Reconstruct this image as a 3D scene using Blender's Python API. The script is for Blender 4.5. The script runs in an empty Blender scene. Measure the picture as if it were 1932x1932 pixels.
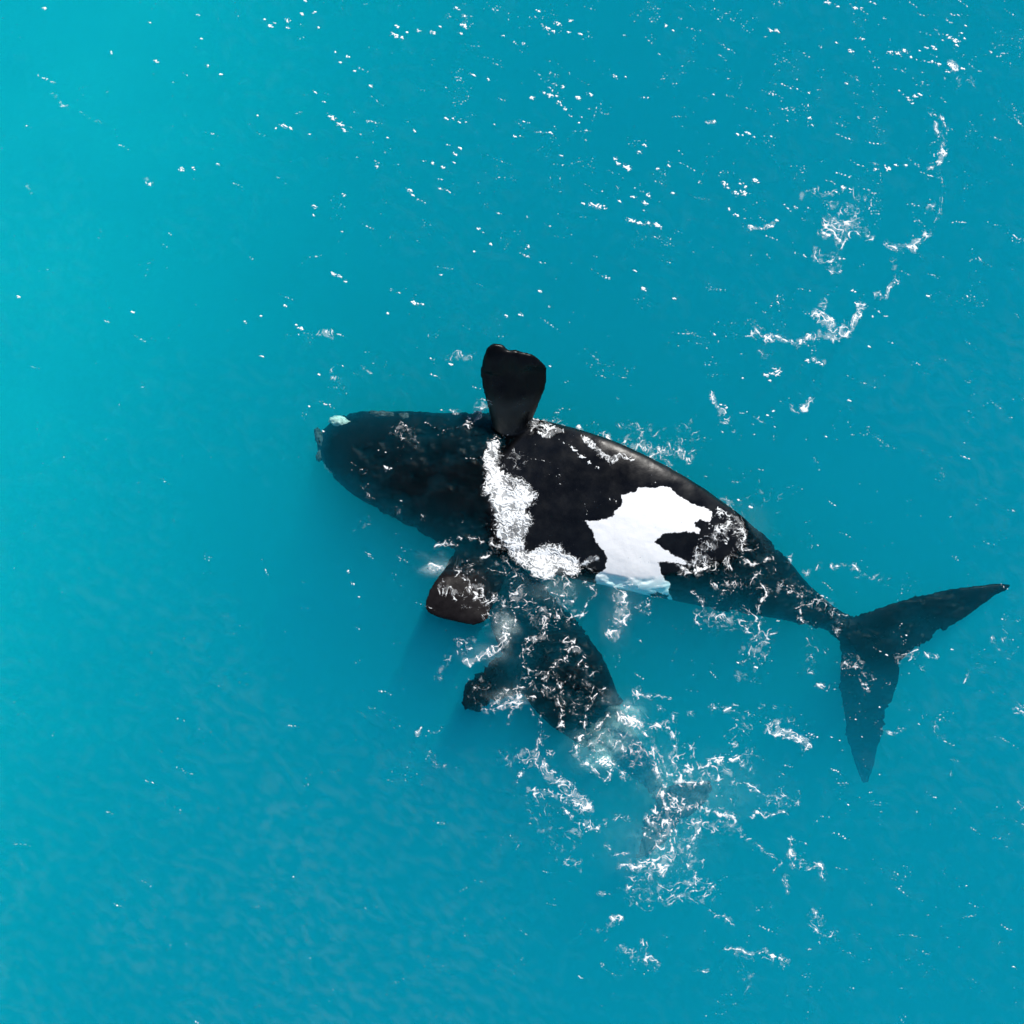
import bpy, bmesh, math, random
import numpy as np
from mathutils import Vector, Matrix
from mathutils.bvhtree import BVHTree

S = bpy.context.scene
COL = S.collection
R = math.radians

# ---------------------------------------------------------------- camera, sky, sun, exposure
FRAME, CAM_H = 23.2, 26.0                      # metres of sea across the picture, drone height
cam_d = bpy.data.cameras.new('drone_camera')
cam_d.sensor_width = 36.0
cam_d.lens = 36.0 * CAM_H / FRAME
cam_d.clip_start, cam_d.clip_end = 0.5, 2000.0
cam = bpy.data.objects.new('drone_camera', cam_d)
cam.location = (0, 0, CAM_H)
COL.objects.link(cam)
S.camera = cam

SUN_DIR = Vector((0.30, 0.62, 0.72)).normalized()
world = bpy.data.worlds.new('World'); S.world = world; world.use_nodes = True
wn = world.node_tree.nodes; wl = world.node_tree.links
sky = wn.new('ShaderNodeTexSky'); sky.sky_type = 'NISHITA'; sky.sun_disc = False
sky.sun_elevation = math.asin(SUN_DIR.z); sky.sun_rotation = math.atan2(SUN_DIR.x, SUN_DIR.y)
bg = wn['Background']; bg.inputs['Strength'].default_value = 0.10
wl.new(sky.outputs['Color'], bg.inputs['Color'])

sun_d = bpy.data.lights.new('sun', 'SUN'); sun_d.energy = 5.0; sun_d.angle = R(0.5); sun_d.color = (1.0, 0.965, 0.91)
sun = bpy.data.objects.new('sun', sun_d); COL.objects.link(sun)
sun.rotation_euler = SUN_DIR.to_track_quat('Z', 'Y').to_euler()
sun.location = SUN_DIR * 60

vs = S.view_settings
vs.view_transform = 'Standard'; vs.look = 'None'; vs.exposure = 0.08; vs.gamma = 1.0; vs.use_curve_mapping = False
cy = S.cycles
cy.use_denoising = True
cy.max_bounces = 6; cy.volume_bounces = 5; cy.diffuse_bounces = 2; cy.glossy_bounces = 1
cy.use_adaptive_sampling = True; cy.adaptive_threshold = 0.04; cy.adaptive_min_samples = 16
cy.transparent_max_bounces = 16
cy.sample_clamp_indirect = 6.0
cy.caustics_reflective = False; cy.caustics_refractive = False

# ---------------------------------------------------------------- helpers
PX = 1932.0
def at(px, py, z=0.0):
    """the point at height z that is seen at the photograph's place (px, py)"""
    k = (CAM_H - z) / CAM_H * FRAME / PX
    return Vector(((px - PX / 2) * k, (PX / 2 - py) * k, z))

def seen(co):
    """place in the photograph of points (n, 3)"""
    k = CAM_H / (CAM_H - co[:, 2]) * PX / FRAME
    return np.stack([co[:, 0] * k + PX / 2, PX / 2 - co[:, 1] * k], 1)

def ease(t):
    t = np.clip(t, 0, 1); return t * t * (3 - 2 * t)

def new_mesh(name, verts, faces, mat, smooth=True, parent=None):
    me = bpy.data.meshes.new(name)
    me.from_pydata([tuple(v) for v in verts], [], faces)
    me.update()
    if smooth: me.polygons.foreach_set('use_smooth', [True] * len(me.polygons))
    me.materials.append(mat)
    o = bpy.data.objects.new(name, me); COL.objects.link(o)
    if parent: o.parent = parent
    return o

def tag(o, label=None, cat=None, kind=None, group=None):
    if label: o['label'] = label
    if cat: o['category'] = cat
    if kind: o['kind'] = kind
    if group: o['group'] = group
    return o

def material(name):
    m = bpy.data.materials.new(name); m.use_nodes = True
    nt = m.node_tree
    return m, nt.nodes, nt.links, nt.nodes['Principled BSDF'], nt.nodes['Material Output']

# gradient noise on arrays
_rs = np.random.RandomState(7)
_perm = _rs.permutation(4096).astype(np.int32)
_gang = (_rs.rand(4096) * 2 * np.pi).astype(np.float32)
_gx, _gy = np.cos(_gang), np.sin(_gang)
def noise2(x, y, seed=0):
    xi = np.floor(x).astype(np.int32); yi = np.floor(y).astype(np.int32)
    xf = (x - xi).astype(np.float32); yf = (y - yi).astype(np.float32)
    u = xf * xf * xf * (xf * (xf * 6 - 15) + 10); v = yf * yf * yf * (yf * (yf * 6 - 15) + 10)
    def g(dx, dy):
        h = _perm[(_perm[(xi + dx + seed * 131) & 4095] + yi + dy) & 4095]
        return _gx[h] * (xf - dx) + _gy[h] * (yf - dy)
    a = g(0, 0); b = g(1, 0); c = g(0, 1); d = g(1, 1)
    return ((a + u * (b - a)) + v * ((c + u * (d - c)) - (a + u * (b - a)))) * 1.5
def fbm2(x, y, octaves, seed=0, gain=0.5):
    s = 0.0; amp = 1.0; f = 1.0
    for i in range(octaves):
        s = s + amp * noise2(x * f, y * f, seed + i); amp *= gain; f *= 2.03
    return s

def swell(x, y):
    """height of the sea surface, metres"""
    return 0.018 * np.sin(0.9 * x + 1.7 * y + 0.6) + 0.014 * np.sin(-1.6 * x + 2.6 * y) + 0.008 * np.sin(3.9 * x + 2.2 * y + 2.0)

# ---------------------------------------------------------------- the sea: body of water, seabed, surface
def build_water():
    m, n, l, p, out = material('sea_water')
    n.remove(p)
    sc = n.new('ShaderNodeVolumeScatter'); sc.inputs['Color'].default_value = (0.02, 0.665, 1.0, 1); sc.inputs['Density'].default_value = 0.29
    ab = n.new('ShaderNodeVolumeAbsorption'); ab.inputs['Color'].default_value = (0.0, 0.878, 0.905, 1); ab.inputs['Density'].default_value = 0.85
    add = n.new('ShaderNodeAddShader')
    l.new(sc.outputs[0], add.inputs[0]); l.new(ab.outputs[0], add.inputs[1]); l.new(add.outputs[0], out.inputs['Volume'])
    L, D = 180.0, -16.0
    k = 90
    xs = np.concatenate([[-L, -60, -25], np.linspace(-14, 14, k), [25, 60, L]])
    X, Y = np.meshgrid(xs, xs, indexing='ij')
    Z = np.where((abs(X) < 50) & (abs(Y) < 50), swell(X, Y), 0.0)
    nn = len(xs)
    v = np.stack([X, Y, Z], -1).reshape(-1, 3)
    f = []
    for i in range(nn - 1):
        for j in range(nn - 1):
            a = i * nn + j; f.append((a, a + nn, a + nn + 1, a + 1))
    # closed sides and bottom
    ring = [i * nn for i in range(nn)] + [(nn - 1) * nn + j for j in range(1, nn)] + [i * nn + nn - 1 for i in range(nn - 2, -1, -1)] + [j for j in range(nn - 2, 0, -1)]
    base = len(v); low = v[ring].copy(); low[:, 2] = D
    v = np.vstack([v, low]); m_ = len(ring)
    for i in range(m_):
        j = (i + 1) % m_; f.append((ring[j], ring[i], base + i, base + j))
    f.append(tuple(base + i for i in range(m_ - 1, -1, -1)))
    return tag(new_mesh('water', v, f, m), 'clear turquoise sea water around the whales', 'water', 'structure')

def build_seabed():
    m, n, l, p, out = material('sand')
    tc = n.new('ShaderNodeTexCoord'); nz = n.new('ShaderNodeTexNoise'); nz.inputs['Scale'].default_value = 0.6; nz.inputs['Detail'].default_value = 5
    cr = n.new('ShaderNodeValToRGB'); cr.color_ramp.elements[0].color = (0.55, 0.58, 0.60, 1); cr.color_ramp.elements[1].color = (0.72, 0.75, 0.77, 1)
    l.new(tc.outputs['Object'], nz.inputs['Vector']); l.new(nz.outputs['Fac'], cr.inputs['Fac']); l.new(cr.outputs['Color'], p.inputs['Base Color'])
    p.inputs['Roughness'].default_value = 0.9
    xs = np.concatenate([[-185, -80, -40], np.linspace(-20, 20, 81), [40, 80, 185]])
    X, Y = np.meshgrid(xs, xs, indexing='ij')
    # sand bank added towards the upper left, to brighten the water there
    t = (-X * 0.92 + Y * 0.36)
    Z = -11.0 + 7.9 * ease((t + 6.0) / 20.0) + 0.12 * fbm2(X * 0.35, Y * 0.35, 3, 3)
    nn = len(xs); v = np.stack([X, Y, Z], -1).reshape(-1, 3)
    f = [(i * nn + j, (i + 1) * nn + j, (i + 1) * nn + j + 1, i * nn + j + 1) for i in range(nn - 1) for j in range(nn - 1)]
    return tag(new_mesh('seabed', v, f, m), 'pale sand seabed under the turquoise water', 'seabed', 'structure')

build_water()
build_seabed()

# ---------------------------------------------------------------- whales
def spline(keys, s):
    """smooth interpolation of rows (key, v0, v1, ...) at s"""
    k = np.array(keys, float); x = k[:, 0]
    out = []
    for c in range(1, k.shape[1]):
        y = k[:, c]; d = np.gradient(y, x)
        i = np.clip(np.searchsorted(x, s) - 1, 0, len(x) - 2)
        h = x[i + 1] - x[i]; t = (s - x[i]) / h
        out.append((2 * t**3 - 3 * t**2 + 1) * y[i] + (t**3 - 2 * t**2 + t) * h * d[i] + (-2 * t**3 + 3 * t**2) * y[i + 1] + (t**3 - t**2) * h * d[i + 1])
    return np.stack(out, -1)

def loft(rings):
    """closed skin over rings of equal length, capped at both ends"""
    n = len(rings[0]); v = [tuple(p) for r in rings for p in r]; f = []
    for i in range(len(rings) - 1):
        for j in range(n):
            k = (j + 1) % n
            f.append((i * n + j, i * n + k, (i + 1) * n + k, (i + 1) * n + j))
    f.append(tuple(range(n - 1, -1, -1))); f.append(tuple((len(rings) - 1) * n + j for j in range(n)))
    return v, f

def body_loft(keys, steps, nseg=48, power=2.15, wide=0.42, roll=None):
    """keys: along, px, py, half width px, top z, bottom z"""
    s = np.linspace(keys[0][0], keys[-1][0], steps)
    q = spline(keys, s)
    rise = lambda zt, zb: min(0.45 * (zt - zb), wide)          # the widest level lies this far under the top
    mid = [at(a, b, zt - rise(zt, zb)) for a, b, w, zt, zb in q]
    rings = []
    for i in range(steps):
        t = mid[min(i + 1, steps - 1)] - mid[max(i - 1, 0)]; t.z = 0; t.normalize()
        side = Vector((-t.y, t.x, 0))
        a, b, w, zt, zb = q[i]
        up = rise(zt, zb); zc = zt - up; hw = max(w, 1.0) * FRAME / PX * (CAM_H - zc) / CAM_H
        ring = []
        for j in range(nseg):
            th = 2 * math.pi * j / nseg; c, sn = math.cos(th), math.sin(th)
            e = 2.0 / power
            ring.append(mid[i] + side * (hw * math.copysign(abs(c) ** e, c)) + Vector((0, 0, (up if sn > 0 else zc - zb) * math.copysign(abs(sn) ** e, sn))))
        if roll:
            k = roll(s[i])
            for r_ in ring: r_.z += k * (r_ - mid[i]).dot(side)
        rings.append(ring)
    return loft(rings)

def blade_loft(keys, steps, nseg=28, power=1.6):
    """flat limb: along, edge A px, py, z, edge B px, py, z, thickness"""
    s = np.linspace(keys[0][0], keys[-1][0], steps)
    q = spline(keys, s); rings = []
    prev = None
    A = [at(*r[0:3]) for r in q]; B = [at(*r[3:6]) for r in q]
    for i in range(steps):
        c = (A[i] + B[i]) / 2; h = (A[i] - B[i]) / 2
        h = h * (1 + 0.03 / max(h.length, 0.08))          # the skin shrinks a little when it is smoothed
        i0, i1 = max(i - 1, 0), min(i + 1, steps - 1)
        t = ((A[i1] + B[i1]) - (A[i0] + B[i0]))
        nrm = h.cross(t); nrm.normalize()
        if nrm.z < 0: nrm = -nrm
        th = q[i][6] / 2; ring = []
        for j in range(nseg):
            a = 2 * math.pi * j / nseg; co, sn = math.cos(a), math.sin(a)
            ring.append(c + h * co + nrm * (th * math.copysign(abs(sn) ** (2 / 1.7), sn)))
        rings.append(ring)
    return loft(rings)

def fuse(name, pieces, voxel, smooth_it, mat):
    """one continuous skin over overlapping closed pieces"""
    V, F = [], []
    for v, f in pieces:
        b = len(V); V += v; F += [tuple(b + k for k in q) for q in f]
    tmp = bpy.data.meshes.new('tmp'); tmp.from_pydata(V, [], F)
    bm = bmesh.new(); bm.from_mesh(tmp); bmesh.ops.recalc_face_normals(bm, faces=bm.faces); bm.to_mesh(tmp); bm.free()
    ob = bpy.data.objects.new('tmp', tmp); COL.objects.link(ob)
    r = ob.modifiers.new('r', 'REMESH'); r.mode = 'VOXEL'; r.voxel_size = voxel; r.adaptivity = 0.0
    sm = ob.modifiers.new('s', 'SMOOTH'); sm.factor = 0.5; sm.iterations = smooth_it
    dg = bpy.context.evaluated_depsgraph_get(); dg.update()
    me = bpy.data.meshes.new_from_object(ob.evaluated_get(dg))
    bpy.data.objects.remove(ob); bpy.data.meshes.remove(tmp)
    me.name = name
    me.polygons.foreach_set('use_smooth', [True] * len(me.polygons))
    me.materials.clear(); me.materials.append(mat)
    o = bpy.data.objects.new(name, me); COL.objects.link(o)
    return o

def verts_of(o):
    a = np.empty(len(o.data.vertices) * 3, np.float32); o.data.vertices.foreach_get('co', a); return a.reshape(-1, 3).astype(np.float64)
def set_verts(o, a):
    o.data.vertices.foreach_set('co', a.astype(np.float32).ravel()); o.data.update()
def add_attr(o, name, val):
    at_ = o.data.attributes.new(name, 'FLOAT', 'POINT'); at_.data.foreach_set('value', np.asarray(val, np.float32))

def poly_sd(pts, poly):
    """signed distance to a polygon, positive inside"""
    P = np.array(poly, float); Q = np.roll(P, -1, 0)
    d = np.full(len(pts), 1e9); inside = np.zeros(len(pts), bool)
    for (ax, ay), (bx, by) in zip(P, Q):
        ex, ey = bx - ax, by - ay
        t = np.clip(((pts[:, 0] - ax) * ex + (pts[:, 1] - ay) * ey) / (ex * ex + ey * ey + 1e-9), 0, 1)
        d = np.minimum(d, np.hypot(pts[:, 0] - ax - t * ex, pts[:, 1] - ay - t * ey))
        c = ((ay > pts[:, 1]) != (by > pts[:, 1])) & (pts[:, 0] < ex * (pts[:, 1] - ay) / (ey + 1e-12) + ax)
        inside ^= c
    return np.where(inside, d, -d)

def skin_material(name, dark, pale):
    m, n, l, p, out = material(name)
    tc = n.new('ShaderNodeTexCoord')
    def noise(scale, detail, rough=0.55):
        k = n.new('ShaderNodeTexNoise'); k.inputs['Scale'].default_value = scale; k.inputs['Detail'].default_value = detail; k.inputs['Roughness'].default_value = rough
        l.new(tc.outputs['Object'], k.inputs['Vector']); return k
    def mathn(op, a, b=None, clamp=False):
        k = n.new('ShaderNodeMath'); k.operation = op; k.use_clamp = clamp
        for i, v in enumerate((a, b)):
            if v is None: continue
            if isinstance(v, (int, float)): k.inputs[i].default_value = v
            else: l.new(v, k.inputs[i])
        return k.outputs[0]
    mott = noise(1.9, 9, 0.72)
    cr = n.new('ShaderNodeValToRGB'); cr.color_ramp.elements[0].position = 0.42; cr.color_ramp.elements[1].position = 0.78
    cr.color_ramp.elements[0].color = (*dark, 1); cr.color_ramp.elements[1].color = (*pale, 1)
    l.new(mott.outputs['Fac'], cr.inputs['Fac'])
    wn_ = n.new('ShaderNodeAttribute'); wn_.attribute_name = 'sunlit_tone'  # mask for the sunlit look painted into the skin colour
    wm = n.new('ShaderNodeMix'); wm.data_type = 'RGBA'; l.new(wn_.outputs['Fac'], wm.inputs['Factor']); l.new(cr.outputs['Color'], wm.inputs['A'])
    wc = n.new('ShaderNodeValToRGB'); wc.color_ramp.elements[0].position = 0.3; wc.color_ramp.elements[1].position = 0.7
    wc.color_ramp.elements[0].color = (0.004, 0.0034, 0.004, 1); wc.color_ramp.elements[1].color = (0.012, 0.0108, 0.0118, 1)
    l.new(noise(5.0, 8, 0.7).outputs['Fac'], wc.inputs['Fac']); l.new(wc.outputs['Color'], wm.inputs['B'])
    a = n.new('ShaderNodeAttribute'); a.attribute_name = 'patch'
    edge = noise(7.0, 6, 0.7)
    e1 = mathn('MULTIPLY', mathn('SUBTRACT', edge.outputs['Fac'], 0.5), 16.0)
    sd = mathn('ADD', a.outputs['Fac'], e1)
    fac = mathn('MULTIPLY_ADD', sd, 0.8, True); 
    fac.node.inputs[2].default_value = 0.5
    fac.node.use_clamp = True
    mx = n.new('ShaderNodeMix'); mx.data_type = 'RGBA'
    l.new(fac, mx.inputs['Factor']); l.new(wm.outputs['Result'], mx.inputs['A']); mx.inputs['B'].default_value = (0.90, 0.90, 0.90, 1)
    l.new(mx.outputs['Result'], p.inputs['Base Color'])
    rn = noise(3.0, 4)
    mr = n.new('ShaderNodeMapRange'); mr.inputs['From Min'].default_value = 0.3; mr.inputs['From Max'].default_value = 0.7; mr.inputs['To Min'].default_value = 0.20; mr.inputs['To Max'].default_value = 0.50
    l.new(rn.outputs['Fac'], mr.inputs['Value']); l.new(mr.outputs['Result'], p.inputs['Roughness'])
    dry = n.new('ShaderNodeAttribute'); dry.attribute_name = 'in_air'          # skin under water has no sheen of its own
    sp = n.new('ShaderNodeMapRange'); sp.inputs['To Min'].default_value = 0.02; sp.inputs['To Max'].default_value = 0.42
    wi = mathn('MULTIPLY', dry.outputs['Fac'], mathn('MULTIPLY_ADD', wn_.outputs['Fac'], -0.9)); wi.node.inputs[1].links[0].from_node.inputs[2].default_value = 1.0
    l.new(wi, sp.inputs['Value']); l.new(sp.outputs['Result'], p.inputs['Specular IOR Level'])
    b1 = noise(9.0, 6, 0.6); bp = n.new('ShaderNodeBump'); bp.inputs['Strength'].default_value = 0.16; bp.inputs['Distance'].default_value = 0.03
    l.new(b1.outputs['Fac'], bp.inputs['Height']); l.new(bp.outputs['Normal'], p.inputs['Normal'])
    return m

# ---- adult
# along, centre px, py, half width px, top z, bottom z
ADULT = [
    (0.00, 600, 840, 14, -0.62, -1.10),
    (0.02, 618, 840, 42, -0.34, -1.50),
    (0.06, 655, 845, 68, -0.20, -1.95),
    (0.12, 715, 862, 90, -0.09, -2.35),
    (0.20, 795, 884, 110, -0.04, -2.70),
    (0.28, 868, 903, 129, -0.03, -2.90),
    (0.36, 940, 918, 140, 0.03, -2.95),
    (0.43, 1010, 935, 141, 0.28, -2.85),
    (0.50, 1080, 953, 138, 0.42, -2.70),
    (0.58, 1155, 976, 131, 0.46, -2.45),
    (0.66, 1235, 1006, 120, 0.38, -2.20),
    (0.74, 1315, 1040, 104, 0.12, -2.00),
    (0.81, 1385, 1072, 86, -0.10, -1.80),
    (0.88, 1452, 1106, 62, -0.18, -1.55),
    (0.94, 1512, 1140, 38, -0.24, -1.30),
    (0.98, 1556, 1162, 25, -0.28, -1.05),
    (1.03, 1605, 1190, 22, -0.34, -0.85),
    (1.07, 1640, 1212, 16, -0.38, -0.65),
]
UPPER_FLIPPER = [  # edge A (left), edge B (right), thickness
    (0.00, 930, 850, -0.55, 1010, 852, -0.55, 0.42),
    (0.18, 931, 806, -0.05, 1000, 806, -0.10, 0.36),
    (0.36, 921, 765, 0.42, 1013, 768, 0.34, 0.30),
    (0.55, 911, 724, 0.82, 1028, 728, 0.72, 0.25),
    (0.74, 908, 692, 1.12, 1031, 698, 1.02, 0.21),
    (0.87, 914, 671, 1.34, 1024, 686, 1.20, 0.18),
    (0.94, 921, 663, 1.42, 1013, 674, 1.30, 0.16),
    (0.98, 930, 660, 1.46, 998, 667, 1.38, 0.13),
    (1.00, 940, 659, 1.48, 984, 664, 1.42, 0.08),
]
FLIPPER_LOBE = [   # the rounded knuckle at the flipper's fore corner
    (0.00, 914, 700, 1.08, 956, 702, 1.06, 0.18),
    (0.50, 917, 668, 1.36, 957, 672, 1.34, 0.17),
    (0.85, 926, 652, 1.46, 951, 654, 1.45, 0.14),
    (1.00, 933, 648, 1.50, 944, 649, 1.49, 0.08),
]
LOWER_FLIPPER = [
    (0.00, 868, 985, -0.80, 985, 1010, -0.70, 0.45),
    (0.22, 862, 1030, -0.42, 968, 1058, -0.40, 0.36),
    (0.45, 842, 1070, -0.16, 950, 1098, -0.26, 0.28),
    (0.65, 818, 1102, 0.04, 936, 1130, -0.14, 0.20),
    (0.82, 805, 1132, 0.10, 926, 1152, -0.02, 0.16),
    (0.93, 808, 1156, 0.10, 915, 1172, 0.06, 0.14),
    (1.00, 828, 1166, 0.08, 893, 1180, 0.08, 0.09),
]
FLUKE_RIGHT = [  # leading edge, trailing edge
    (0, 1572, 1172, -0.302, 1640, 1262, -0.464, 0.26),
    (0.16, 1618, 1164, -0.315, 1688, 1252, -0.439, 0.24),
    (0.34, 1672, 1143, -0.302, 1716, 1228, -0.402, 0.2),
    (0.52, 1728, 1128, -0.29, 1764, 1200, -0.364, 0.17),
    (0.7, 1790, 1113, -0.278, 1815, 1167, -0.333, 0.14),
    (0.86, 1850, 1105, -0.271, 1860, 1136, -0.302, 0.12),
    (0.96, 1888, 1102, -0.265, 1890, 1116, -0.278, 0.1),
    (1, 1908, 1103, -0.265, 1907, 1109, -0.265, 0.06),
]
FLUKE_LEFT = [
    (0, 1574, 1180, -0.323, 1668, 1214, -0.366, 0.26),
    (0.18, 1588, 1226, -0.51, 1694, 1246, -0.496, 0.24),
    (0.36, 1586, 1282, -0.683, 1692, 1300, -0.676, 0.2),
    (0.54, 1592, 1336, -0.885, 1672, 1346, -0.885, 0.17),
    (0.72, 1600, 1388, -1.115, 1660, 1394, -1.115, 0.14),
    (0.88, 1613, 1438, -1.36, 1648, 1442, -1.36, 0.13),
    (1, 1627, 1476, -1.576, 1637, 1476, -1.576, 0.08),
]
def zc(x, y): return (935.8 + 0.2734 * x, 800.3 + 0.2734 * y)      # measured in an enlarged view of the belly
WHITE = [zc(*p) for p in [(612,665),(700,663),(815,640),(820,595),(865,570),(870,490),(965,465),(975,435),(1080,445),(1150,425),(1200,437),
    (1235,480),(1300,520),(1400,570),(1450,578),(1497,612),(1480,670),(1450,672),(1420,655),(1370,680),(1380,705),(1410,725),(1395,750),
    (1300,740),(1150,755),(1100,815),(1160,865),(1240,910),(1358,974),(1300,966),(1200,950),(1115,948),(1135,1015),(1165,1070),(1205,1105),
    (1195,1165),(1240,1240),(1200,1420),(760,1300),(690,1150),(690,1040),(755,995),(765,915),(745,870),(690,815),(660,720),(640,695)]]
SPOT = [zc(*p) for p in [(1050,1170),(1110,1158),(1190,1185),(1185,1215),(1090,1205)]]

def roughen(o, below, amp, freq, seed, deep):
    """uneven, ragged outline of what lies under rippled water"""
    v = verts_of(o)
    w = ease((below - v[:, 2]) / 0.15)
    patchy = np.clip(0.45 + 1.3 * noise2(v[:, 0] * 0.9, v[:, 1] * 0.9, seed + 9), 0.05, 1.2)
    dx = patchy * fbm2(v[:, 0] * freq * 0.6 + v[:, 1] * freq * 0.5, v[:, 1] * freq * 1.7, 4, seed, 0.75)
    dy = patchy * fbm2(v[:, 0] * freq * 1.3, v[:, 1] * freq * 0.7 - v[:, 0] * freq * 0.4, 4, seed + 5, 0.75)
    v[:, 0] += amp * w * dx; v[:, 1] += amp * w * dy
    v[:, 2] -= deep * ease((0.0 - v[:, 2]) / 0.08) * np.clip(0.15 + 0.9 * fbm2(v[:, 0] * 0.9 + 7, v[:, 1] * 1.3, 4, seed + 15, 0.6), 0, 1)
    set_verts(o, v)

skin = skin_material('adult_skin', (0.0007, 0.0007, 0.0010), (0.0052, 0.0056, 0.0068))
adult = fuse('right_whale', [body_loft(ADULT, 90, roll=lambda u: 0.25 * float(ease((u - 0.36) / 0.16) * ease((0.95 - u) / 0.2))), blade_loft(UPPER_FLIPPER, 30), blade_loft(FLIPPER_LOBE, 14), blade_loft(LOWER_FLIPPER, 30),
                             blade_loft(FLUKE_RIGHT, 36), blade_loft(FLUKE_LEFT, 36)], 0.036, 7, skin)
tag(adult, 'large black whale rolled belly up, white belly patch and one flipper raised', 'whale')
v = verts_of(adult); pv = seen(v)
sdw = np.minimum(poly_sd(pv, WHITE), -poly_sd(pv, SPOT))
nr = np.empty(len(v) * 3, np.float32); adult.data.vertices.foreach_get('normal', nr); nz_ = nr.reshape(-1, 3)[:, 2]
add_attr(adult, 'patch', np.where(nz_ > -0.25, sdw, -30.0))
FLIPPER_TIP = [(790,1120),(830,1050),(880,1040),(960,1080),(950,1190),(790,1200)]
add_attr(adult, 'sunlit_tone', ease(poly_sd(pv, FLIPPER_TIP) / 14 + 0.5) * (v[:, 2] > -0.1))  # lower flipper painted lighter, as if caught by the sun
add_attr(adult, 'in_air', ease((v[:, 2] + 0.02) / 0.04) * (1 - 0.6 * ease((v[:, 2] - 0.55) / 0.2)))
nrm = nr.reshape(-1, 3).astype(float)
v += nrm * (0.007 * fbm2(v[:, 0] * 2.4 + v[:, 2], v[:, 1] * 2.4, 3, 61) + 0.02 * ease((v[:, 2] - 0.55) / 0.2) * fbm2(v[:, 0] * 4.5, v[:, 1] * 1.4, 2, 67))[:, None]
set_verts(adult, v)
roughen(adult, -0.12, 0.06, 2.6, 11, 0.14)

# ---- calf
CALF = [
    (0.00, 940, 1062, 14, -0.60, -1.0),
    (0.05, 952, 1088, 38, -0.40, -1.25),
    (0.14, 972, 1130, 58, -0.42, -1.50),
    (0.26, 1003, 1185, 72, -0.27, -1.60),
    (0.38, 1040, 1240, 80, -0.13, -1.60),
    (0.50, 1076, 1296, 80, -0.06, -1.50),
    (0.60, 1108, 1340, 68, -0.20, -1.55),
    (0.70, 1146, 1382, 46, -0.85, -2.0),
    (0.80, 1188, 1424, 31, -1.65, -2.5),
    (0.90, 1226, 1466, 21, -1.75, -2.3),
    (1.00, 1254, 1512, 14, -1.55, -1.95),
    (1.06, 1268, 1540, 9, -1.45, -1.7),
]
CALF_FLIPPER_LEFT = [
    (0.00, 985, 1215, -0.55, 1010, 1300, -0.6, 0.24),
    (0.30, 945, 1238, -0.34, 985, 1308, -0.42, 0.20),
    (0.60, 905, 1268, -0.22, 945, 1318, -0.30, 0.15),
    (0.85, 876, 1302, -0.18, 908, 1334, -0.22, 0.12),
    (1.00, 868, 1328, -0.16, 884, 1340, -0.18, 0.07),
]
CALF_FLIPPER_RIGHT = [
    (0.00, 1040, 1190, -0.8, 1090, 1270, -0.8, 0.22),
    (0.40, 1070, 1210, -1.3, 1105, 1272, -1.3, 0.18),
    (0.80, 1090, 1240, -1.9, 1110, 1280, -1.9, 0.12),
    (1.00, 1096, 1262, -2.2, 1104, 1276, -2.2, 0.06),
]
CALF_FLUKE_A = [
    (0, 1236, 1500, -1.5, 1275, 1550, -1.57, 0.14),
    (0.35, 1272, 1482, -1.388, 1306, 1536, -1.472, 0.12),
    (0.7, 1308, 1474, -1.276, 1332, 1512, -1.332, 0.1),
    (1, 1340, 1474, -1.192, 1346, 1486, -1.22, 0.06),
]
CALF_FLUKE_B = [
    (0, 1240, 1506, -1.45, 1286, 1534, -1.515, 0.14),
    (0.35, 1226, 1546, -1.424, 1272, 1566, -1.476, 0.12),
    (0.7, 1212, 1584, -1.45, 1240, 1600, -1.476, 0.1),
    (1, 1202, 1618, -1.515, 1210, 1620, -1.515, 0.06),
]
cskin = skin_material('calf_skin', (0.0010, 0.0010, 0.0014), (0.003, 0.003, 0.003))
calf = fuse('whale_calf', [body_loft(CALF, 60, wide=0.26, power=2.4), blade_loft(CALF_FLIPPER_LEFT, 22), blade_loft(CALF_FLIPPER_RIGHT, 22),
                           blade_loft(CALF_FLUKE_A, 22), blade_loft(CALF_FLUKE_B, 22)], 0.03, 10, cskin)
tag(calf, 'small dark whale calf just under the surface below the adult, trailing churned foam', 'whale')
add_attr(calf, 'patch', np.full(len(calf.data.vertices), -30.0))
add_attr(calf, 'sunlit_tone', np.zeros(len(calf.data.vertices)))
add_attr(calf, 'in_air', np.zeros(len(calf.data.vertices)))
roughen(calf, -0.05, 0.12, 2.6, 23, 0.22)

# ---- callosities: rough pale patches on the adult's head, joined to it
def callosity(px, py, z, lx, ly, lz, turn, seed, mat):
    bm = bmesh.new(); bmesh.ops.create_icosphere(bm, subdivisions=4, radius=1.0)
    rs = np.random.RandomState(seed); off = rs.rand(3) * 40
    c = at(px, py, z); ca, sa = math.cos(turn), math.sin(turn)
    co = np.array([q.co[:] for q in bm.verts])
    n1 = fbm2(co[:, 0] * 2.2 + off[0] + co[:, 2], co[:, 1] * 2.2 + off[1], 4, seed)
    n2 = noise2(co[:, 0] * 7 + off[2], co[:, 1] * 7 + co[:, 2] * 5, seed + 3)
    k = 1 + 0.22 * n1 + 0.05 * n2
    for q, kk in zip(bm.verts, k):
        x, y, zz = q.co.x * kk * lx, q.co.y * kk * ly, q.co.z * kk * lz
        q.co = Vector((c.x + ca * x - sa * y, c.y + sa * x + ca * y, c.z + zz))
    me = bpy.data.meshes.new('callosity'); bm.to_mesh(me); bm.free()
    me.polygons.foreach_set('use_smooth', [True] * len(me.polygons)); me.materials.append(mat)
    o = bpy.data.objects.new('callosity', me); COL.objects.link(o); o.parent = adult
    return o

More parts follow.
